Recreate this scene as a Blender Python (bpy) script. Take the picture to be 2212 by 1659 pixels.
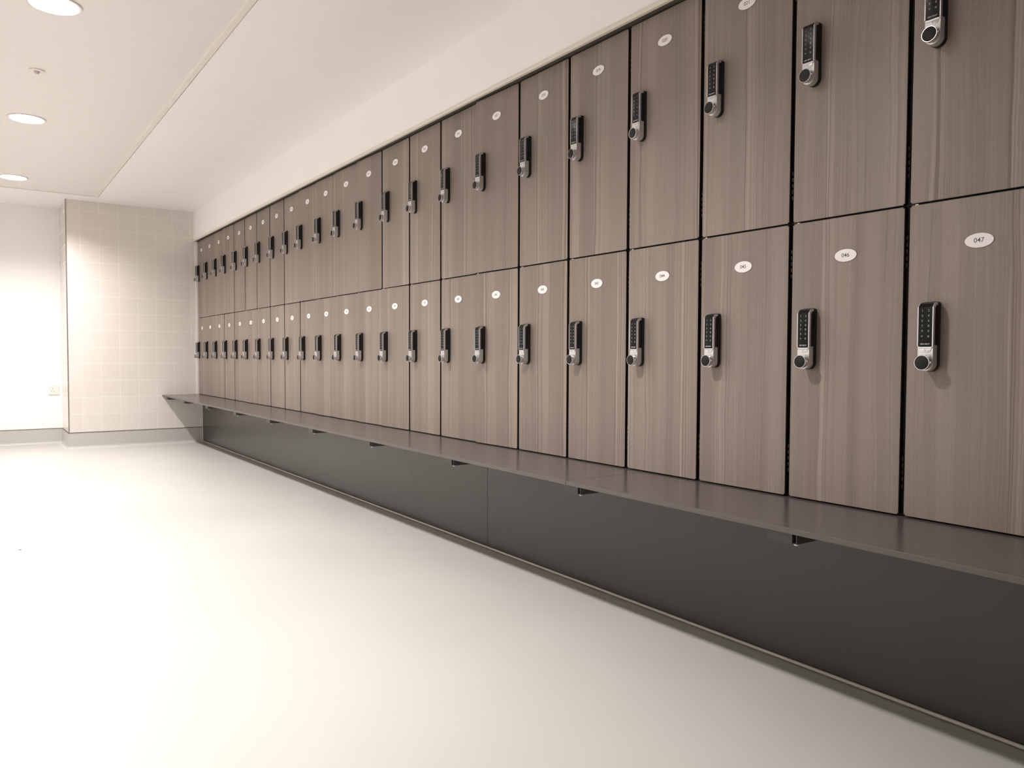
import bpy, bmesh, math, random
from mathutils import Vector, Matrix

for o in list(bpy.data.objects):
    bpy.data.objects.remove(o)
scn = bpy.context.scene
COL = scn.collection
PI = math.pi

# ------------------------------------------------------------------ camera
H = 0.806                      # eye height: a low, crouching view
cam_d = bpy.data.cameras.new('camera'); cam = bpy.data.objects.new('camera', cam_d); COL.objects.link(cam)
pitch, yaw, roll = -0.03565, 0.61049, 0.0041
cy, sy, cp, sp = math.cos(yaw), math.sin(yaw), math.cos(pitch), math.sin(pitch)
fwd = Vector((sy*cp, cy*cp, sp)); right = Vector((cy, -sy, 0)); upv = right.cross(fwd)
cr, sr = math.cos(roll), math.sin(roll)
r2 = cr*right + sr*upv; u2 = -sr*right + cr*upv
cam.matrix_world = Matrix(((r2.x, u2.x, -fwd.x, -1.72375), (r2.y, u2.y, -fwd.y, 0), (r2.z, u2.z, -fwd.z, H), (0, 0, 0, 1)))
cam_d.sensor_width = 36; cam_d.lens = 1669.77/2212*36; cam_d.clip_start = 0.02
scn.camera = cam

# ------------------------------------------------------------------ world, exposure
w = bpy.data.worlds.new('world'); scn.world = w; w.use_nodes = True
w.node_tree.nodes['Background'].inputs[0].default_value = (0, 0, 0, 1)
scn.view_settings.view_transform = 'Standard'; scn.view_settings.look = 'None'
scn.view_settings.gamma = 1; scn.view_settings.use_curve_mapping = False
scn.view_settings.exposure = 0.0
LAMP_STRENGTH = 1060.0
LAMP_COLOR = (1.0, 0.965, 0.945)
LAMPS = [(-1.445, 1.69), (-1.445, 3.405), (-1.447, 5.12), (-1.443, 6.86)]

# ------------------------------------------------------------------ sizes
CEIL = H + 1.310
XK = 0.030          # skirting trim below the bench
YT = 7.531          # tiled end wall
YW = 8.08           # white wall further back
XT = -1.052         # free edge of the tiled wall
XL, YB = -2.32, -0.9 # walls out of view
NEAR = 0.58         # near end of the run of lockers
Y0 = 7.3694; PW = 0.30
Z_DB, Z_DM0, Z_DM1, Z_DT = H-0.3565, H+0.3388, H+0.3432, H+1.0395
XB = -0.3144; Z_BT = H-0.3600

# ------------------------------------------------------------------ helpers
def lk(o, parent=None):
    COL.objects.link(o)
    if parent is not None: o.parent = parent
    return o
def empty(name, loc=(0, 0, 0), label=None, cat=None, group=None):
    o = bpy.data.objects.new(name, None); o.location = loc; o.empty_display_size = 0.05
    if label: o['label'] = label
    if cat: o['category'] = cat
    if group: o['group'] = group
    return lk(o)
def mesh_of(name, bm, mats, smooth=False):
    me = bpy.data.meshes.new(name)
    bmesh.ops.recalc_face_normals(bm, faces=bm.faces[:])
    bm.to_mesh(me); bm.free()
    for m in (mats if isinstance(mats, (list, tuple)) else [mats]): me.materials.append(m)
    if smooth:
        for p in me.polygons: p.use_smooth = True
        try: me.set_sharp_from_angle(angle=math.radians(35))
        except Exception: pass
    return me
def obj(name, me, parent=None, loc=None):
    o = bpy.data.objects.new(name, me)
    if loc is not None: o.location = loc
    return lk(o, parent)
def struct(o, *_):
    o['kind'] = 'structure'; return o
def box(bm, x0, x1, y0, y1, z0, z1, bevel=0, seg=1, mi=0):
    vs = [bm.verts.new((x, y, z)) for x in (x0, x1) for y in (y0, y1) for z in (z0, z1)]
    q = [(0, 1, 3, 2), (4, 6, 7, 5), (0, 4, 5, 1), (2, 3, 7, 6), (0, 2, 6, 4), (1, 5, 7, 3)]
    fs = [bm.faces.new([vs[i] for i in f]) for f in q]
    for f in fs: f.material_index = mi
    if bevel:
        es = list({e for f in fs for e in f.edges})
        bmesh.ops.bevel(bm, geom=es, offset=bevel, segments=seg, affect='EDGES', profile=0.5)
    return fs
def prism(bm, pts, axis, a, b, mi=0, bevel=0, seg=2):
    """closed outline pts (2-D) extruded along axis from a to b. axis 'x': pts=(y,z); 'y': pts=(x,z); 'z': pts=(x,y)"""
    def P(p, t):
        return {'x': (t, p[0], p[1]), 'y': (p[0], t, p[1]), 'z': (p[0], p[1], t)}[axis]
    A = [bm.verts.new(P(p, a)) for p in pts]; B = [bm.verts.new(P(p, b)) for p in pts]
    n = len(pts); fs = [bm.faces.new(A), bm.faces.new(B)]
    for i in range(n):
        j = (i+1) % n
        fs.append(bm.faces.new((A[i], A[j], B[j], B[i])))
    for f in fs: f.material_index = mi
    if bevel:
        es = list(fs[1].edges)
        bmesh.ops.bevel(bm, geom=es, offset=bevel, segments=seg, affect='EDGES', profile=0.5)
    return fs
def lathe(bm, prof, centre, axis='z', n=48, mi=0, close=False):
    """prof: list of (r, t) about the axis through centre"""
    rings = []
    for r, t in prof:
        ring = []
        if r < 1e-7:
            p = {'z': (0, 0, t), 'x': (t, 0, 0)}[axis]
            ring = [bm.verts.new(Vector(p)+Vector(centre))]
        else:
            for i in range(n):
                a = 2*PI*i/n; c, s = r*math.cos(a), r*math.sin(a)
                p = {'z': (c, s, t), 'x': (t, c, s)}[axis]
                ring.append(bm.verts.new(Vector(p)+Vector(centre)))
        rings.append(ring)
    for A, B in zip(rings, rings[1:]):
        for i in range(n):
            j = (i+1) % n
            if len(A) == 1 and len(B) == 1: continue
            if len(A) == 1: f = bm.faces.new((A[0], B[i], B[j]))
            elif len(B) == 1: f = bm.faces.new((A[i], A[j], B[0]))
            else: f = bm.faces.new((A[i], A[j], B[j], B[i]))
            f.material_index = mi
def sweep(bm, path, prof, mi=0, closed_ends=True):
    """prof: (out, z) ; path: list of (x, y, nx, ny) where (nx, ny) is the mitred outward direction"""
    rings = [[bm.verts.new((x+nx*o, y+ny*o, z)) for o, z in prof] for x, y, nx, ny in path]
    n = len(prof)
    for A, B in zip(rings, rings[1:]):
        for i in range(n):
            j = (i+1) % n
            f = bm.faces.new((A[i], A[j], B[j], B[i])); f.material_index = mi
    if closed_ends:
        bm.faces.new(rings[0]).material_index = mi; bm.faces.new(rings[-1]).material_index = mi
def text_mesh(name, body, size, mat, bold=0.0, align='CENTER'):
    cu = bpy.data.curves.new(name, 'FONT'); cu.body = body; cu.size = size
    cu.align_x = align; cu.align_y = 'CENTER'; cu.offset = bold; cu.resolution_u = 3
    cu.extrude = 0.00004
    t = bpy.data.objects.new(name, cu); COL.objects.link(t)
    bpy.context.view_layer.update()
    me = bpy.data.meshes.new_from_object(t.evaluated_get(bpy.context.evaluated_depsgraph_get()))
    bpy.data.objects.remove(t); bpy.data.curves.remove(cu)
    me.materials.clear(); me.materials.append(mat); me.name = name
    return me
# turns text (x right, y up, z out) into the locker frame: right = -y, up = z, out = -x
TXT = Matrix(((0, 0, -1, 0), (-1, 0, 0, 0), (0, 1, 0, 0), (0, 0, 0, 1)))

# ------------------------------------------------------------------ materials
def new_mat(name, col=(.8, .8, .8), rough=.5, metal=0.0, spec=.5, coat=0.0):
    m = bpy.data.materials.new(name); m.use_nodes = True
    b = m.node_tree.nodes['Principled BSDF']
    b.inputs['Base Color'].default_value = (*col, 1); b.inputs['Roughness'].default_value = rough
    b.inputs['Metallic'].default_value = metal; b.inputs['Specular IOR Level'].default_value = spec
    b.inputs['Coat Weight'].default_value = coat
    return m
class NT:
    def __init__(s, m): s.t = m.node_tree; s.b = s.t.nodes['Principled BSDF']
    def n(s, typ, **k):
        nd = s.t.nodes.new(typ)
        for a, v in k.items(): setattr(nd, a, v)
        return nd
    def l(s, a, b): s.t.links.new(a, b)
    def math(s, op, a, b=None, c=None, clamp=False):
        nd = s.n('ShaderNodeMath', operation=op); nd.use_clamp = clamp
        for i, v in enumerate((a, b, c)):
            if v is None: continue
            if isinstance(v, (int, float)): nd.inputs[i].default_value = v
            else: s.l(v, nd.inputs[i])
        return nd.outputs[0]
    def mix(s, f, a, b, typ='MIX'):
        nd = s.n('ShaderNodeMix', data_type='RGBA', blend_type=typ)
        for i, v in ((0, f), (6, a), (7, b)):
            if isinstance(v, (int, float)): nd.inputs[i].default_value = v
            elif isinstance(v, tuple): nd.inputs[i].default_value = (*v, 1)
            else: s.l(v, nd.inputs[i])
        return nd.outputs[2]
    def noise(s, vec, scale=1, detail=2, rough=.5, dist=0):
        nd = s.n('ShaderNodeTexNoise'); nd.inputs['Scale'].default_value = scale
        nd.inputs['Detail'].default_value = detail; nd.inputs['Roughness'].default_value = rough
        nd.inputs['Distortion'].default_value = dist
        if vec is not None: s.l(vec, nd.inputs['Vector'])
        return nd.outputs['Fac']
    def ramp(s, f, stops, interp='LINEAR'):
        nd = s.n('ShaderNodeValToRGB'); nd.color_ramp.interpolation = interp
        e = nd.color_ramp.elements
        while len(e) < len(stops): e.new(.5)
        for q, (p, c) in zip(e, stops):
            q.position = p; q.color = (c, c, c, 1) if isinstance(c, (int, float)) else (*c, 1)
        s.l(f, nd.inputs[0]); return nd.outputs[0]
    def comb(s, x, y, z):
        nd = s.n('ShaderNodeCombineXYZ')
        for i, v in enumerate((x, y, z)):
            if isinstance(v, (int, float)): nd.inputs[i].default_value = v
            else: s.l(v, nd.inputs[i])
        return nd.outputs[0]
    def pos(s):
        g = s.n('ShaderNodeNewGeometry'); x = s.n('ShaderNodeSeparateXYZ'); s.l(g.outputs['Position'], x.inputs[0])
        return x.outputs[0], x.outputs[1], x.outputs[2], g.outputs['Position']
    def bump(s, h, strength=.2, dist=.001):
        nd = s.n('ShaderNodeBump'); nd.inputs['Strength'].default_value = strength; nd.inputs['Distance'].default_value = dist
        s.l(h, nd.inputs['Height']); s.l(nd.outputs[0], s.b.inputs['Normal'])

def wood_mat():
    m = new_mat('taupe_wood_laminate', rough=.42, spec=.35); t = NT(m)
    x, y, z, P = t.pos()
    oi = t.n('ShaderNodeObjectInfo'); rnd = t.math('MULTIPLY', oi.outputs['Random'], 37.0)
    yy = t.math('ADD', y, rnd)
    # gentle wander of the grain
    wan = t.noise(t.comb(t.math('MULTIPLY', yy, 7), t.math('MULTIPLY', z, 2.2), rnd), 1, 2, .5)
    yw = t.math('ADD', yy, t.math('MULTIPLY', t.math('SUBTRACT', wan, .5), .022))
    def g(sy_, sz_, off=0.0, det=2, rough=.5, yv=None):
        return t.noise(t.comb(t.math('MULTIPLY', yv or yw, sy_), t.math('MULTIPLY', z, sz_), t.math('ADD', rnd, off)), 1, det, rough)
    def band(sy_, sz_, off, lo, hi, yv=None):          # crisp-edged boards of differing tone
        v = t.math('ADD', t.math('MULTIPLY', yv or yw, sy_), t.math('MULTIPLY', t.noise(t.comb(0, t.math('MULTIPLY', z, sz_), t.math('ADD', rnd, off)), 1, 1), .5))
        wn = t.n('ShaderNodeTexNoise', noise_dimensions='1D'); wn.inputs['Scale'].default_value = 1
        wn.inputs['Detail'].default_value = 0; t.l(t.math('ADD', t.math('FLOOR', v), off+.37), wn.inputs['W'])
        fr = t.math('FRACT', v)
        return t.ramp(wn.outputs['Fac'], [(lo, 0.0), (hi, 1.0)]), fr
    broad = t.ramp(g(8, .30, 1, 1), [(.36, 0.0), (.64, 1.0)])
    b1, f1 = band(12.5, .9, 3.1, .30, .70)
    b2, f2 = band(27, .6, 71.3, .30, .70)
    b3, f3 = band(12.5, .9, 3.1, .47, .56)             # which boards carry reeded grain
    hue = t.ramp(g(11, .5, 11, 1), [(.38, 0.0), (.62, 1.0)])
    # reeded grain gathers towards one edge of a board and stops there sharply
    mask = t.math('MULTIPLY', t.ramp(f1, [(.35, 0.0), (.80, 1.0), (.985, 1.0), (.995, 0.0)]), t.math('ADD', .12, t.math('MULTIPLY', b3, .88)))
    lines = t.ramp(g(230, .40, 21, 2, .5), [(.40, 0.0), (.56, 1.0)])
    wide = t.ramp(g(95, .30, 44, 1), [(.44, 0.0), (.56, 1.0)])
    fine = t.ramp(g(330, .35, 53, 1, .4), [(.40, 0.0), (.58, 1.0)])
    reed = t.ramp(g(9, .25, 61, 1), [(.44, .16), (.60, .85)])
    pore = t.ramp(t.noise(t.comb(t.math('MULTIPLY', yw, 900), t.math('MULTIPLY', z, 24), rnd), 1, 1), [(.30, 0.0), (.42, 1.0)])
    c = t.mix(broad, (.235, .184, .155), (.290, .236, .202))
    c = t.mix(t.math('MULTIPLY', b1, .34), c, (.375, .305, .262))
    c = t.mix(t.math('MULTIPLY', b2, .26), c, (.180, .138, .114))
    c = t.mix(t.math('MULTIPLY', hue, .42), c, (.245, .212, .172))
    # a dark or pale seam line along some board edges
    edge = t.math('MULTIPLY', t.ramp(f1, [(0.0, 1.0), (.035, 0.0)]), t.ramp(g(5, .8, 91, 1), [(.46, 0.0), (.56, 1.0)]))
    c = t.mix(t.math('MULTIPLY', edge, .55), c, (.110, .078, .062))
    edge2 = t.math('MULTIPLY', t.ramp(f2, [(0.0, 1.0), (.06, 0.0)]), t.ramp(g(5, .8, 121, 1), [(.50, 0.0), (.60, 1.0)]))
    c = t.mix(t.math('MULTIPLY', edge2, .30), c, (.45, .38, .325))
    c = t.mix(t.math('MULTIPLY', t.math('MULTIPLY', t.math('SUBTRACT', 1, fine), reed), .36), c, (.13, .10, .085))
    lm = t.math('MULTIPLY', t.math('SUBTRACT', 1, lines), t.math('ADD', .05, t.math('MULTIPLY', mask, .66)))
    c = t.mix(lm, c, (.125, .090, .074))
    wm = t.math('MULTIPLY', wide, t.math('MULTIPLY', mask, .42))
    c = t.mix(wm, c, (.43, .36, .305))
    c = t.mix(t.math('MULTIPLY', t.math('SUBTRACT', 1, pore), .12), c, (.10, .075, .062))
    c = t.mix(1.0, c, (.95, .945, .955), 'MULTIPLY')
    t.l(c, t.b.inputs['Base Color'])
    hb = t.math('ADD', t.math('MULTIPLY', fine, .6), t.math('MULTIPLY', lines, .6))
    t.bump(hb, .35, .0004)
    t.l(t.math('ADD', .36, t.math('MULTIPLY', fine, .12)), t.b.inputs['Roughness'])
    return m
def tile_mat():
    m = new_mat('ceramic_wall_tile', rough=.22, spec=.4); t = NT(m)
    x, y, z, P = t.pos()
    def line(c, off, pitch, half):
        f = t.math('FRACT', t.math('DIVIDE', t.math('ADD', c, off), pitch))
        d = t.math('ABSOLUTE', t.math('SUBTRACT', f, .5))          # .5 at the joint
        return t.ramp(d, [(.5-half/pitch*2, 0.0), (.5-half/pitch*.8, 1.0)])
    jx = line(x, 50*.1475+.063, .1475, .0015)
    jy = line(y, -YT+.0005+50*.1475, .1475, .0015)
    jz = line(z, -(H-.5095)+20*.1443, .1443, .0015)
    g = t.n('ShaderNodeNewGeometry'); sx = t.n('ShaderNodeSeparateXYZ'); t.l(g.outputs['Normal'], sx.inputs[0])
    side = t.math('GREATER_THAN', t.math('ABSOLUTE', sx.outputs[0]), .5)
    jh = t.math('ADD', t.math('MULTIPLY', jx, t.math('SUBTRACT', 1, side)), t.math('MULTIPLY', jy, side))
    j = t.math('MAXIMUM', jh, jz)
    # each tile a hair different
    ix = t.math('FLOOR', t.math('DIVIDE', t.math('ADD', x, 50*.1475+.063), .1475))
    iz = t.math('FLOOR', t.math('DIVIDE', t.math('ADD', z, -(H-.5095)+20*.1443), .1443))
    wn = t.n('ShaderNodeTexWhiteNoise', noise_dimensions='3D'); t.l(t.comb(ix, 0, iz), wn.inputs[0])
    c = t.mix(wn.outputs[0], (.735, .687, .643), (.757, .709, .664))
    c = t.mix(t.math('MULTIPLY', j, .6), c, (.87, .83, .79))
    t.l(c, t.b.inputs['Base Color'])
    t.l(t.math('ADD', .2, t.math('MULTIPLY', j, .5)), t.b.inputs['Roughness'])
    t.bump(t.math('SUBTRACT', 1, j), .35, .0009)
    return m
def floor_mat():
    m = new_mat('pale_sheet_vinyl', rough=.38, spec=.35); t = NT(m)
    x, y, z, P = t.pos()
    big = t.noise(P, 1.1, 3, .5)
    sp1 = t.noise(P, 420, 1, .5)
    c = t.mix(t.ramp(big, [(.35, 0.0), (.65, 1.0)]), (.505, .486, .455), (.530, .512, .482))
    c = t.mix(t.math('MULTIPLY', t.ramp(sp1, [(.55, 0.0), (.75, 1.0)]), .12), c, (.50, .47, .42))
    t.l(c, t.b.inputs['Base Color'])
    t.l(t.math('ADD', .32, t.math('MULTIPLY', t.noise(P, 2.3, 3, .6), .14)), t.b.inputs['Roughness'])
    t.bump(sp1, .05, .0005)
    return m
def paint_mat(name, col, rough=.6, bump=.05):
    m = new_mat(name, col, rough, spec=.25); t = NT(m)
    x, y, z, P = t.pos()
    n1 = t.noise(P, 3.0, 3, .5)
    t.l(t.mix(n1, tuple(c*.975 for c in col), tuple(min(1, c*1.02) for c in col)), t.b.inputs['Base Color'])
    t.bump(t.noise(P, 260, 2, .5), bump, .0006)
    return m
def plank_mat():
    col = (.815, .78, .75)
    m = new_mat('metal_ceiling_planks', col, .45, spec=.3); t = NT(m)
    x, y, z, P = t.pos()
    f = t.math('FRACT', t.math('DIVIDE', t.math('ADD', y, -4.0846+30), .30))
    d = t.math('ABSOLUTE', t.math('SUBTRACT', f, .5))
    j = t.ramp(d, [(.4945, 0.0), (.498, 1.0)])
    t.l(t.mix(t.math('MULTIPLY', j, .22), col, (.40, .35, .31)), t.b.inputs['Base Color'])
    t.bump(t.math('SUBTRACT', 1, j), .3, .001)
    return m
def laminate_mat(name, col, rough, spec=.4, var=.04):
    m = new_mat(name, col, rough, spec=spec); t = NT(m)
    x, y, z, P = t.pos()
    n1 = t.noise(P, 5.0, 4, .6); n2 = t.noise(P, 600, 1, .5)
    t.l(t.mix(n1, tuple(c*(1-var) for c in col), tuple(c*(1+var) for c in col)), t.b.inputs['Base Color'])
    t.l(t.math('ADD', rough-.04, t.math('MULTIPLY', n1, .08)), t.b.inputs['Roughness'])
    t.bump(n2, .06, .0004)
    return m
WOOD = wood_mat(); TILE = tile_mat(); FLOOR = floor_mat(); PLANK = plank_mat()
WALL = paint_mat('warm_white_wall_paint', (.93, .905, .88))
WALL_FAR = paint_mat('white_far_wall_paint', (.93, .915, .89))
CEILM = paint_mat('ceiling_paint', (.92, .89, .87), .7)
TRIMC = paint_mat('cream_trim_paint', (.78, .72, .64), .45)
ANGLE = paint_mat('ceiling_angle_trim', (.83, .78, .73), .45)
BLACKCORE = laminate_mat('black_laminate_core', (.012, .011, .009), .5)
CARC = laminate_mat('dark_locker_carcass', (.020, .020, .016), .6)
BENCH = laminate_mat('charcoal_bench_laminate', (.088, .076, .072), .22, .55)
BENCHE = laminate_mat('bench_edge', (.095, .085, .075), .45)
KICK = laminate_mat('dark_grey_plinth_laminate', (.044, .039, .035), .25, .5)
BRK = laminate_mat('dark_steel_bracket', (.072, .068, .062), .4)
WHITEP = paint_mat('white_plastic', (.80, .78, .76), .3)
KTRIM = paint_mat('vinyl_capping_strip', (.52, .48, .42), .4)
CAPD = paint_mat('dark_capping_strip', (.12, .10, .085), .5)
METALE = new_mat('brushed_metal_corner', (.36, .31, .27), .35, .8)
BLACKP = laminate_mat('black_satin_plastic', (.010, .010, .010), .32)
SILVER = new_mat('satin_silver_metal', (.62, .61, .62), .30, .75)
CHROME = new_mat('polished_knob_metal', (.72, .71, .71), .16, 1.0)
GLASSB = laminate_mat('glossy_black_keypad', (.004, .0045, .004), .32, .2)
KNOBF = laminate_mat('matt_black_knob_face', (.010, .0105, .009), .6, .25)
INK = new_mat('dark_ink', (.05, .05, .07), .5)
KEYINK = new_mat('keypad_white_print', (.36, .38, .37), .5)
BRANDINK = new_mat('brand_white_print', (.62, .62, .60), .5)
PLATE = paint_mat('white_number_plate', (.86, .82, .81), .3)
PLATER = new_mat('number_plate_rim', (.10, .085, .08), .4)
HINGE = new_mat('bronze_hinge_metal', (.05, .038, .03), .55, .4)
RIM = paint_mat('white_lamp_rim', (.80, .74, .70), .4)
DARKG = new_mat('dark_shadow_gap', (.10, .085, .07), .7)
REFL = new_mat('lamp_reflector', (.93, .91, .89), .35, 0)
EMIT = bpy.data.materials.new('lamp_diffuser_glow'); EMIT.use_nodes = True
nt = EMIT.node_tree; nt.nodes.clear(); e = nt.nodes.new('ShaderNodeEmission'); oo = nt.nodes.new('ShaderNodeOutputMaterial')
e.inputs[0].default_value = (*LAMP_COLOR, 1); e.inputs[1].default_value = LAMP_STRENGTH; nt.links.new(e.outputs[0], oo.inputs[0])

# ------------------------------------------------------------------ room
def slab(name, x0, x1, y0, y1, z0, z1, mat, kind=True):
    bm = bmesh.new(); box(bm, x0, x1, y0, y1, z0, z1)
    o = obj(name, mesh_of(name, bm, mat))
    return struct(o) if kind else o
slab('floor', XL-.1, .60, YB-.1, YW+.1, -.10, 0, FLOOR)
slab('wall_left', XL-.1, XL, YB-.1, YW+.1, 0, CEIL+.12, WALL)
slab('wall_back', XL, .60, YB-.1, YB, 0, CEIL+.12, WALL)
slab('wall_far', XL, XT, YW, YW+.1, 0, CEIL+.12, WALL_FAR)
slab('wall_end', XT, .60, YT, YW+.1, 0, CEIL+.12, TILE)
slab('wall_right', .47, .60, YB, YT, 0, H+1.056, WALL)
slab('wall_bulkhead', -.030, .60, YB, YT, H+1.058, CEIL+.12, WALL)

# ceiling: plasterboard margin level with the angle trim, planks set a touch higher
EX, EY = -.832, 7.315
bm = bmesh.new()
box(bm, EX, -.030, YB, YT, CEIL, CEIL+.10)
box(bm, XL, EX, EY, YW, CEIL, CEIL+.10)
struct(obj('ceiling', mesh_of('ceiling_margin', bm, CEILM)))
# plank field with round cut-outs for the lamps (n-gon grid: each cell around a lamp is a ring)
def plank_field():
    bm = bmesh.new(); z0, z1 = CEIL+.004, CEIL+.09
    R = .081; half = .15; n = 48
    xs0, xs1 = XL, EX-.026
    ys = [YB]; cells = []
    for lx, ly in LAMPS: ys += [ly-half, ly+half]
    ys.append(EY-.026)
    def rect(a, b, c, d):
        for z in (z0,):
            bm.faces.new([bm.verts.new(p) for p in ((a, c, z), (b, c, z), (b, d, z), (a, d, z))])
    for i in range(0, len(ys), 2): rect(xs0, xs1, ys[i], ys[i+1])
    for lx, ly in LAMPS:
        rect(xs0, lx-half, ly-half, ly+half); rect(lx+half, xs1, ly-half, ly+half)
        ring, sq = [], []
        for k in range(n):
            a = 2*PI*(k+.5)/n; c, s_ = math.cos(a), math.sin(a)
            m = max(abs(c), abs(s_))
            ring.append(bm.verts.new((lx+R*c, ly+R*s_, z0))); sq.append(bm.verts.new((lx+half*c/m, ly+half*s_/m, z0)))
        for k in range(n):
            j = (k+1) % n
            bm.faces.new((ring[k], ring[j], sq[j], sq[k]))
        for q in (PI/4, 3*PI/4, 5*PI/4, 7*PI/4):    # close the square's corners
            k = int(q/(2*PI)*n-.5); j = (k+1) % n
            bm.faces.new((sq[k], sq[j], bm.verts.new((lx+half*math.copysign(1, math.cos(q)), ly+half*math.copysign(1, math.sin(q)), z0))))
    # lid so that nothing leaks above
    bm.faces.new([bm.verts.new(p) for p in ((XL, YB, z1+.03), (EX, YB, z1+.03), (EX, YW, z1+.03), (XL, YW, z1+.03))])
    return bm
o = obj('ceiling_planks', mesh_of('plank_field', plank_field(), PLANK)); struct(o)
bm = bmesh.new()
gz = .0015
box(bm, EX-.028, EX-.005, YB, EY-.005, CEIL-gz, CEIL+.004)
box(bm, XL, EX-.028, EY-.028, EY-.005, CEIL-gz, CEIL+.004)
struct(obj('trim_1', mesh_of('ceiling_angle', bm, ANGLE)))
bm = bmesh.new()   # recessed shadow gap behind the angle
box(bm, EX-.007, EX, YB, EY, CEIL+.006, CEIL+.012); box(bm, XL, EX-.007, EY-.007, EY, CEIL+.006, CEIL+.012)
struct(obj('trim_2', mesh_of('ceiling_shadow_gap', bm, DARKG)))
# cream lip under the bulkhead and the dark soffit strip behind it
bm = bmesh.new()
prism(bm, [(-.036, H+1.0415), (-.024, H+1.0415), (-.024, H+1.058), (-.030, H+1.058), (-.034, H+1.0565), (-.036, H+1.0535)], 'y', YB, YT)
struct(obj('trim_3', mesh_of('bulkhead_lip', bm, TRIMC)))
bm = bmesh.new(); box(bm, -.024, .47, YB, YT, H+1.0475, H+1.0578)
struct(obj('trim_4', mesh_of('soffit_strip', bm, DARKG)))
# end filler strip between tiled wall and first lockers
bm = bmesh.new(); box(bm, -.0165, .014, 7.5185, YT, Z_BT+.001, H+1.0414, bevel=.0006)
struct(obj('trim_5', mesh_of('end_filler', bm, WHITEP)))
# metal edge on the free corner of the tiled wall
bm = bmesh.new(); box(bm, XT-.0035, XT+.0045, YT-.0035, YT+.006, .14, CEIL, bevel=.0008)
struct(obj('trim_6', mesh_of('tile_corner', bm, METALE)))

# coved vinyl skirting round the far end
SK = .1405
prof = [(0, 0), (.034, 0)]
for k in range(1, 8):
    a = k/8*PI/2
    prof.append((.006+.028*(1-math.sin(a)), .0005+.028*(1-math.cos(a))))
prof += [(.006, .030), (.006, SK-.004), (0, SK-.004)]
path = [(XK, YT, 0, -1), (XT, YT, -1, -1), (XT, YW, -1, -1), (XL, YW, 0, -1)]
bm = bmesh.new(); sweep(bm, path, prof)
o = struct(obj('baseboard_far', mesh_of('coved_skirting', bm, FLOOR, True)))
bm = bmesh.new(); sweep(bm, path, [(0, SK-.004), (.0075, SK-.004), (.0075, SK), (0, SK+.0008)])
obj('skirting_cap', mesh_of('skirting_cap', bm, CAPD), o)

# ------------------------------------------------------------------ plinth below the bench
gname = 'dark plinth panels below the bench'
for y0, y1, lab in ((2.691, 7.5285, 'long dark grey plinth panel below the bench, reaching the tiled wall'),
                    (YB, 2.689, 'dark grey plinth panel below the bench on the near side of the thin joint')):
    bm = bmesh.new(); box(bm, .036, .050, y0, y1, .004, Z_BT-.0135, bevel=.0006)
    o = obj('plinth_panel', mesh_of('plinth_panel', bm, KICK)); o['label'] = lab; o['category'] = 'panel'; o['group'] = gname
bm = bmesh.new(); box(bm, .052, .47, YB, YT, 0, Z_BT-.02)
struct(obj('wall_plinth', mesh_of('plinth_core', bm, CARC)))
def tube(path, r, mat, name, n=8):
    bm = bmesh.new(); rings = []
    for i, p in enumerate(path):
        a = path[max(0, i-1)]; b = path[min(len(path)-1, i+1)]
        d = (Vector(b)-Vector(a)).normalized(); s_ = Vector((1, 0, 0)); q = d.cross(s_).normalized()
        rings.append([bm.verts.new(Vector(p)+s_*r*math.cos(2*PI*k/n)+q*r*math.sin(2*PI*k/n)) for k in range(n)])
    for A, B in zip(rings, rings[1:]):
        for k in range(n):
            j = (k+1) % n; bm.faces.new((A[k], A[j], B[j], B[k]))
    bm.faces.new(rings[0]); bm.faces.new(rings[-1])
    return obj(name, mesh_of(name, bm, mat, True))
ty = YT-.0085
pth = [(.0325, ty, Z_BT-.016), (.0325, ty, .034)]
for k in range(1, 9):
    a = k/8*PI/2; pth.append((.0325, ty-.026*(1-math.cos(a)), .034-.026*math.sin(a)))
pth += [(.0325, y, .008) for y in (6, 4, 2, 0, YB)]
struct(tube(pth, .0044, KTRIM, 'trim_7'))

# ------------------------------------------------------------------ bench
bench = empty('bench', (0, 0, 0), 'long dark laminate bench cantilevered in front of the lockers on steel brackets', 'bench')
for y0, y1 in ((1.7406, YT), (YB, 1.7394)):
    bm = bmesh.new(); box(bm, XB, .050, y0, y1, Z_BT-.0125, Z_BT, bevel=.0012, seg=2)
    for f in bm.faces:
        if abs(f.normal.z) < .6: f.material_index = 1
    obj('seat_panel', mesh_of('seat_panel', bm, [BENCH, BENCHE]), bench)
def bracket_meshes():
    zt = -.0127; hh = .027; wd = .037
    bm = bmesh.new(); t_ = .0022
    box(bm, -.286, .035, -wd, -wd+t_, zt-hh, zt); box(bm, -.286, .035, wd-t_, wd, zt-hh, zt)
    box(bm, -.286, .035, -wd+t_, wd-t_, zt-hh, zt-hh+t_); box(bm, -.286, .035, -wd+t_, wd-t_, zt-t_, zt)
    A = mesh_of('bracket', bm, BRK)
    bm = bmesh.new(); box(bm, -.2875, -.272, -wd+.0105, wd+.0004, zt-hh-.0004, zt-.0003, bevel=.0006)
    B = mesh_of('end_cap', bm, BRK)
    bm = bmesh.new(); lathe(bm, [(0, zt-hh-.0035), (.0042, zt-hh-.0035), (.0052, zt-hh-.001), (.0052, zt-hh)], (-.279, -.031, 0), n=16)
    Cc = mesh_of('plug', bm, WHITEP, True)
    return A, B, Cc
BRM = bracket_meshes()
for yb in (7.462, 6.788, 6.029, 5.276, 4.566, 3.871, 3.172, 2.463, 1.744, 1.029, .31, -.41):
    b = obj('bracket', BRM[0], bench, (0, yb, Z_BT)); obj('end_cap', BRM[1], b); p = obj('screw_plug', BRM[2], b)
    p['label'] = 'white plastic plug'

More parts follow.
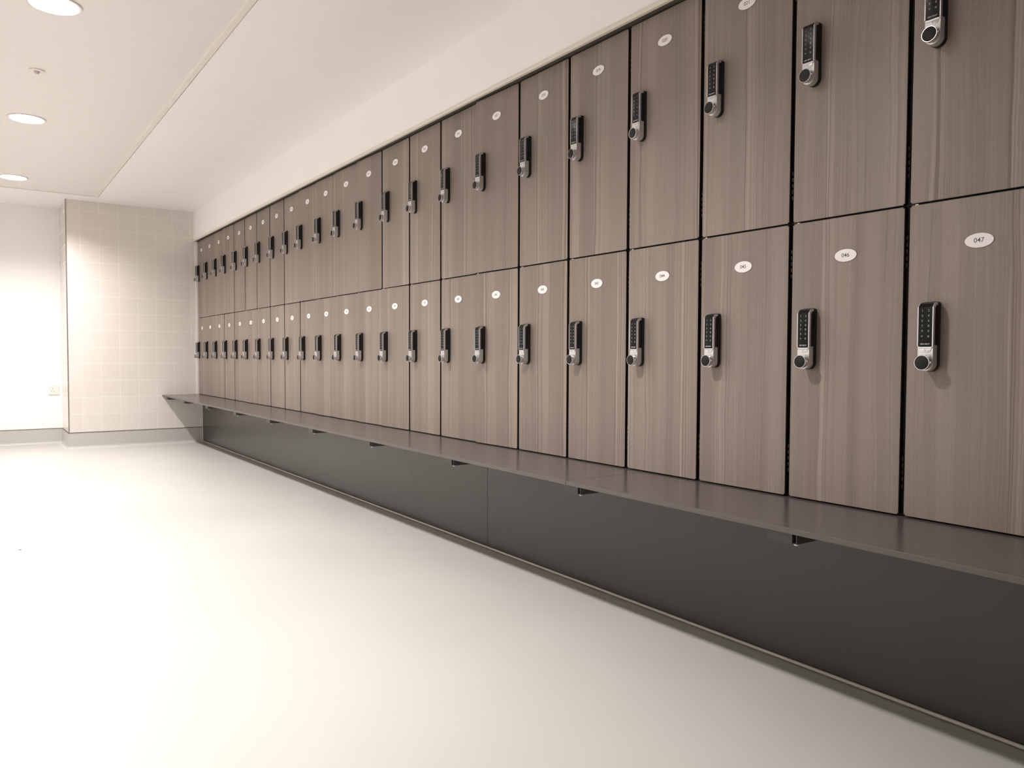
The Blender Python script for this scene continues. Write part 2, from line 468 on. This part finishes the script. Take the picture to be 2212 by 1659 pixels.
# ------------------------------------------------------------------ lockers
HX = -.1412                    # hinge edge of a door, measured from the column's centre
def door_mesh(h):
    bm = bmesh.new(); box(bm, 0, .013, 0, .2877, 0, h)
    es = [e for e in bm.edges if abs(e.verts[0].co.y-e.verts[1].co.y) < 1e-6 and abs(e.verts[0].co.z-e.verts[1].co.z) < 1e-6]
    bmesh.ops.bevel(bm, geom=es, offset=.003, segments=2, affect='EDGES')
    es = [e for e in bm.edges if e.verts[0].co.x < 1e-6 and e.verts[1].co.x < 1e-6]
    bmesh.ops.bevel(bm, geom=es, offset=.0009, segments=1, affect='EDGES')
    bmesh.ops.recalc_face_normals(bm, faces=bm.faces[:])
    for f in bm.faces: f.material_index = 0 if f.normal.x < -.5 else 1
    return mesh_of('locker_door', bm, [WOOD, BLACKCORE])
def carcass_mesh(z0, z1):
    bm = bmesh.new(); x0, x1, t_ = .0150, .46, .012; y0, y1 = -.1494, .1494
    box(bm, x0, x1, y0, y0+t_, z0, z1); box(bm, x0, x1, y1-t_, y1, z0, z1)
    box(bm, x0, x1, y0+t_, y1-t_, z0, z0+t_); box(bm, x0, x1, y0+t_, y1-t_, z1-t_, z1)
    box(bm, x1-t_, x1, y0+t_, y1-t_, z0+t_, z1-t_)
    return mesh_of('carcass', bm, CARC)
def hinge_mesh():
    bm = bmesh.new()
    for k in range(5):
        zc = k*.0155
        lathe(bm, [(0, zc), (.0020, zc), (.0023, zc+.001), (.0023, zc+.009), (.0020, zc+.010), (0, zc+.010)], (.0105, -.0030, 0), n=10)
        box(bm, .0095, .0115, -.0030, .0005, zc+.001, zc+.009)
    return mesh_of('hinge', bm, HINGE, True)
# ---- the keypad lock, local frame: out = -x, viewer's right = -y, up = z; origin bottom centre on the door
def stadium(hw, z0, z1, rt, n=14):
    """outline (y, z): round bottom of radius hw, top corners rt"""
    pts = []
    for k in range(n+1):
        a = PI+PI*k/n; pts.append((hw*math.cos(a), z0+hw+hw*math.sin(a)))
    for k in range(7):
        a = PI/2*k/6; pts.append((hw-rt+rt*math.cos(a), z1-rt+rt*math.sin(a)))
    for k in range(7):
        a = PI/2+PI/2*k/6; pts.append((-hw+rt+rt*math.cos(a), z1-rt+rt*math.sin(a)))
    return pts
def lock_meshes():
    M = {}
    bm = bmesh.new(); prism(bm, stadium(.0172, 0, .1520, .005), 'x', 0, -.011, bevel=.0014)
    # dark core of the upper half, side profile in (x, z)
    cor = [(-.010, .046), (-.0285, .046), (-.0285, .1395), (-.0225, .1462), (-.0150, .1502), (-.010, .1515)]
    prism(bm, cor, 'y', -.0152, .0152)
    M['base'] = mesh_of('keypad_lock', bm, BLACKP, True)
    # silver frame: lower body with round bottom, rails beside the keypad, hook at the top
    bm = bmesh.new(); prism(bm, [(y, z) for y, z in stadium(.0163, .0012, .0575, .0006)], 'x', -.0100, -.0290, bevel=.0012)
    for s_ in (-1, 1):
        rail = [(-.0240, .0555), (-.0310, .0555), (-.0310, .1400), (-.0250, .1475), (-.0180, .1500), (-.0130, .1500), (-.0130, .1440), (-.0180, .1440), (-.0240, .1385)]
        prism(bm, rail, 'y', s_*.0149, s_*.0170)
    box(bm, -.0310, -.0270, -.0150, .0150, .0500, .0545, bevel=.0008)
    # shallow thumb scoop with an arch, drawn as a slightly raised lip
    prism(bm, [(-.0135, .0500), (.0135, .0500), (.0115, .0440), (.006, .0415), (-.006, .0415), (-.0115, .0440)], 'x', -.0285, -.0302, bevel=.0008)
    M['frame'] = mesh_of('lock_frame', bm, SILVER, True)
    bm = bmesh.new(); prism(bm, stadium_rect(.0143, .0545, .1398, .0028), 'x', -.0286, -.0308, bevel=.0005)
    prism(bm, [(-.0308, .1396), (-.0250, .1468), (-.0180, .1494), (-.0120, .1494), (-.0120, .1400)], 'y', -.0148, .0148)
    M['keypad'] = mesh_of('keypad', bm, GLASSB, True)
    bm = bmesh.new(); box(bm, -.03125, -.0307, -.0128, .0128, .1384, .1394, bevel=.0001)
    M['bar'] = mesh_of('keypad_highlight', bm, SILVER)  # glossy highlight on the top bevel, modelled as a silver bar; mesh not placed
    # print
    ms = []
    rows = [('1', '2'), ('3', '4'), ('5', '6'), ('7', '8'), ('9', '0'), ('*', '#')]
    bmd = bmesh.new()
    for r, (a, b) in enumerate(rows):
        for s_, ch in ((-1, a), (1, b)):
            me = text_mesh('digit', ch, .0072 if ch != '*' else .0095, KEYINK)
            me.transform(Matrix.Translation((s_*.0068, (.1322-.0111*r) - (.0015 if ch == '*' else 0), .03085)))
            bmd.from_mesh(me); bpy.data.meshes.remove(me)
    dm = bpy.data.meshes.new('keypad_digits'); bmd.to_mesh(dm); bmd.free(); dm.materials.append(KEYINK)
    dm.transform(TXT); M['digits'] = dm
    me = text_mesh('brand_lettering', 'ASSA ABLOY', .0036, BRANDINK, .00008)
    me.transform(Matrix.Translation((0, .0600, .03085))); me.transform(TXT); M['brand'] = me
    bm = bmesh.new(); prism(bm, [(.0003, .0490), (.0010, .0490), (-.0003, .0440), (-.0010, .0440)], 'x', -.0300, -.03045)
    M['mark'] = mesh_of('index_mark', bm, INK)
    # knob
    bm = bmesh.new(); R_ = .0166
    lathe(bm, [(0, -.026), (.0120, -.026), (.0125, -.0330), (.0155, -.0340), (R_, -.0352), (R_, -.0425), (.0161, -.0432), (.0153, -.0432), (.0151, -.0424), (0, -.0424)], (0, 0, .0198), axis='x', n=40)
    # grip fin standing off the knob's side
    prism(bm, [(-.0158, .0176), (-.0186, .0189), (-.0186, .0212), (-.0158, .0224)], 'x', -.0345, -.0405, bevel=.0004)
    M['knob'] = mesh_of('knob', bm, CHROME, True)
    bm = bmesh.new(); lathe(bm, [(0, -.0436), (.0143, -.0436), (.01495, -.0432), (.0150, -.0424)], (0, 0, .0198), axis='x', n=40)
    M['face'] = mesh_of('knob_face', bm, KNOBF, True)
    return M
def stadium_rect(hw, z0, z1, r, n=6):
    pts = []
    for cx, cz, a0 in ((hw-r, z0+r, -PI/2), (hw-r, z1-.0004, 0), (-hw+r, z1-.0004, PI/2), (-hw+r, z0+r, PI)):
        rr = r if cz < z1-.001 else .0004
        ccx = cx if rr == r else math.copysign(hw-.0004, cx)
        for k in range(n+1):
            a = a0+PI/2*k/n; pts.append((ccx+rr*math.cos(a), cz+rr*math.sin(a)))
    return pts
def plate_meshes():
    bm = bmesh.new(); n = 40
    pts = [(.0285*math.cos(2*PI*k/n), .0152*math.sin(2*PI*k/n)) for k in range(n)]
    prism(bm, pts, 'x', 0, -.0013, bevel=.0003)
    A = mesh_of('number_plate', bm, PLATE)
    bm = bmesh.new(); n = 40
    pts = [(.0296*math.cos(2*PI*k/n), .0163*math.sin(2*PI*k/n)) for k in range(n)]
    prism(bm, pts, 'x', 0, -.0006)
    return A, mesh_of('plate_backing', bm, PLATER)
DM = {'low': door_mesh(Z_DM0-Z_DB), 'up': door_mesh(Z_DT-Z_DM1)}
CM = {'low': carcass_mesh(0, H+.3405-Z_BT-.002), 'up': carcass_mesh(0, H+1.0465-(H+.3415))}
bm_ = bmesh.new(); box(bm_, .0020, .009, .2705, .2775, -.0004, .0025, bevel=.0004)
BUF = mesh_of('buffer', bm_, WHITEP)
HM = hinge_mesh(); LM = lock_meshes(); PM, PB = plate_meshes()
AJAR = {2: .9, 3: .45, 4: 1.5, 10: 1.6, 11: 1.6, 12: 1.6, 13: 1.7, 17: 2.0,
        26: 1.0, 27: .5, 30: 1.3, 31: .5, 35: 1.4, 36: 1.5, 37: 1.5, 38: 1.6, 41: 1.9}
LOCKY = .0915              # offset of the lock's centre from the column centre
SHIFT = {1: .006, 25: .012, 8: -.016, 10: .012, 12: .010, 14: -.008, 16: -.004, 34: -.009, 40: -.006}
ORD = ['first', 'second', 'third', 'fourth', 'fifth', 'sixth', 'seventh', 'eighth', 'ninth', 'tenth', 'eleventh', 'twelfth']
random.seed(4)
def make_locker(num):
    upr = num <= 24; k = num if upr else num-24
    yc = Y0-PW*(k-1); zb = (H+.3415) if upr else (Z_BT+.001)
    row, oth = ('upper', 'lower') if upr else ('lower', 'upper')
    BESIDE = {13: 'thirteenth from the tiled end wall', 14: 'fourteenth from the tiled end wall', 15: 'ninth from the near end of its row',
              16: 'eighth from the near end of its row', 17: 'seventh from the near end of its row', 18: 'sixth from the near end of its row',
              19: 'fifth from the near end of its row', 20: 'fourth from the near end of its row', 21: 'third from the near end of its row',
              22: 'second from the near end of its row', 23: 'nearest the viewer at the right edge', 24: 'just beyond the right edge of the frame'}
    if num in (22, 23):
        lab = {22: 'upper-row wood-grain locker directly above the one numbered 046, its plate out of frame',
               23: 'upper-row wood-grain locker at the right edge, directly above the one numbered 047'}[num]
    elif k <= 12:
        lab = f'{row}-row taupe wood-grain locker, {ORD[k-1]} from the tiled end wall, small white plate, black keypad lock'
    else:
        lab = f'{row}-row wood-grain locker with plate {num:03d}, {BESIDE[k]}'
    root = empty('locker', (0, yc, zb), lab, 'locker', f'{row} row of lockers')
    obj('carcass', CM['up' if upr else 'low'], root)
    dz0 = (Z_DM1 if upr else Z_DB)-zb
    th = math.radians(AJAR.get(num, 0))
    M = Matrix.Translation((0, HX, dz0)) @ Matrix.Rotation(th, 4, 'Z')
    door = obj('door', DM['up' if upr else 'low'], root); door.matrix_local = M
    hgt = (Z_DT-Z_DM1) if upr else (Z_DM0-Z_DB)
    for hz in (.060, hgt-.135):
        h_ = obj('hinge', HM, door, (0, 0, hz))
    if not upr: obj('door_buffer', BUF, door, (0, 0, hgt))['label'] = 'small white plastic buffer'
    zp = (H+.9502 if upr else H+.2456)-zb-dz0
    pl = obj('number_plate', PM, root); pl.matrix_local = M @ Matrix.Translation((0, -HX, zp))
    obj('plate_backing', PB, pl)
    tm = text_mesh('plate_number', f'{num:03d}', .0138, INK, .0001)
    tm.transform(Matrix.Translation((0, 0, .00134))); tm.transform(TXT)
    obj('plate_number', tm, pl)
    zl = (H+.6690 if upr else H-.0295)-zb-dz0
    lk_ = obj('keypad_lock', LM['base'], root)
    lk_.matrix_local = M @ Matrix.Translation((0, -HX+LOCKY+SHIFT.get(num, 0), zl))
    for nm, key in (('lock_frame', 'frame'), ('keypad', 'keypad'), ('keypad_digits', 'digits'), ('brand_lettering', 'brand'),
                    ('index_mark', 'mark'), ('knob', 'knob'), ('knob_face', 'face')):
        obj(nm, LM[key], lk_)
    return root
for num in list(range(1, 49)): make_locker(num)

# ------------------------------------------------------------------ ceiling fittings
LL = ['round recessed ceiling downlight nearest the near end of the bench',
      'round lit ceiling downlight cut by the top of the frame, nearest one in view',
      'round lit ceiling downlight in the middle of the row, beyond the small sensor',
      'round lit ceiling downlight furthest away, close to the far white wall']
bmr = bmesh.new(); zc = CEIL+.004
lathe(bmr, [(.0935, zc+.0002), (.0935, zc-.0050), (.0915, zc-.0062), (.0830, zc-.0050), (.0805, zc-.0010), (.0800, zc+.0005)], (0, 0, 0), n=64)
RIMM = mesh_of('lamp_rim', bmr, RIM, True)
bmr = bmesh.new(); lathe(bmr, [(.0800, zc+.0005), (.0785, zc+.020), (.0740, zc+.056), (.0740, zc+.060)], (0, 0, 0), n=64)
REFM = mesh_of('lamp_reflector', bmr, REFL, True)
bmr = bmesh.new(); lathe(bmr, [(0, zc+.052), (.0748, zc+.052)], (0, 0, 0), n=48)
DIFM = mesh_of('lamp_diffuser', bmr, EMIT)
for (lx, ly), lab in zip(LAMPS, LL):
    r = empty('ceiling_downlight', (lx, ly, 0), lab, 'ceiling light', 'row of recessed ceiling downlights')
    obj('lamp_rim', RIMM, r); obj('lamp_reflector', REFM, r); obj('lamp_diffuser', DIFM, r)
s_ = empty('motion_sensor', (-1.452, 4.235, zc), 'small round white motion sensor on the ceiling between two downlights', 'sensor')
bm = bmesh.new(); lathe(bm, [(.033, 0), (.033, -.0045), (.031, -.0055), (.013, -.0055), (.0125, -.003), (0, -.003)], (0, 0, 0), n=40)
obj('sensor_rim', mesh_of('sensor_rim', bm, RIM, True), s_)
bm = bmesh.new(); lathe(bm, [(.0122, -.003), (.0122, -.008), (.0105, -.013), (.006, -.0165), (0, -.0175)], (0, 0, 0), n=32)
obj('sensor_lens', mesh_of('sensor_lens', bm, new_mat('grey_sensor_lens', (.58, .53, .51), .35), True), s_)

# ------------------------------------------------------------------ wall socket
SX0, SX1, SZ0, SZ1 = -1.160, -1.074, H-.362, H-.276
sx, sz = (SX0+SX1)/2, (SZ0+SZ1)/2
so = empty('wall_socket', (sx, YW, sz), 'white single switched power socket low on the far white wall', 'socket')
bm = bmesh.new(); box(bm, -.043, .043, -.009, 0, -.043, .043, bevel=.002, seg=2)
obj('face_plate', mesh_of('face_plate', bm, new_mat('white_socket_plastic', (.80, .75, .72), .35)), so)
SL = new_mat('socket_slot_dark', (.03, .025, .02), .5)
for (a, b, c, d) in ((-.006, -.002, .006, .014), (-.017, -.0105, -.013, -.009), (.0025, .009, -.013, -.009)):
    bm = bmesh.new(); box(bm, a-.004, b-.004, -.0096, -.0085, c, d)
    q = obj('pin_slot', mesh_of('pin_slot', bm, SL), so)
bm = bmesh.new(); prism(bm, [(-.009, -.010), (-.012, -.010), (-.015, .010), (-.009, .010)], 'x', .0, .012)
for v_ in bm.verts: v_.co = Vector((v_.co.x+.018, v_.co.y, v_.co.z)) 
obj('rocker_switch', mesh_of('rocker_switch', bm, WHITEP), so)
for sx_ in (-.030, .030):
    bm = bmesh.new(); lathe(bm, [(0, -.0004), (.0026, -.0004), (.0030, 0)], (0, 0, 0), n=12)
    bm.transform(Matrix.Translation((sx_, -.0090, .0)) @ Matrix.Rotation(-PI/2, 4, 'X') @ Matrix.Scale(-1, 4, (0, 0, 1)))
    obj('fixing_screw', mesh_of('fixing_screw', bm, SL), so)
# a crumb of dirt on the floor
bm = bmesh.new(); bmesh.ops.create_icosphere(bm, subdivisions=2, radius=.0035)
for v_ in bm.verts: v_.co = Vector((v_.co.x*1.7, v_.co.y*.8, v_.co.z*.35))
o = obj('dirt_crumb', mesh_of('dirt_crumb', bm, new_mat('dark_dirt', (.06, .045, .035), .8)), None, (-1.571, 3.77-.02, .0012))
o['label'] = 'tiny dark crumb of dirt alone on the pale floor'; o['category'] = 'dirt'
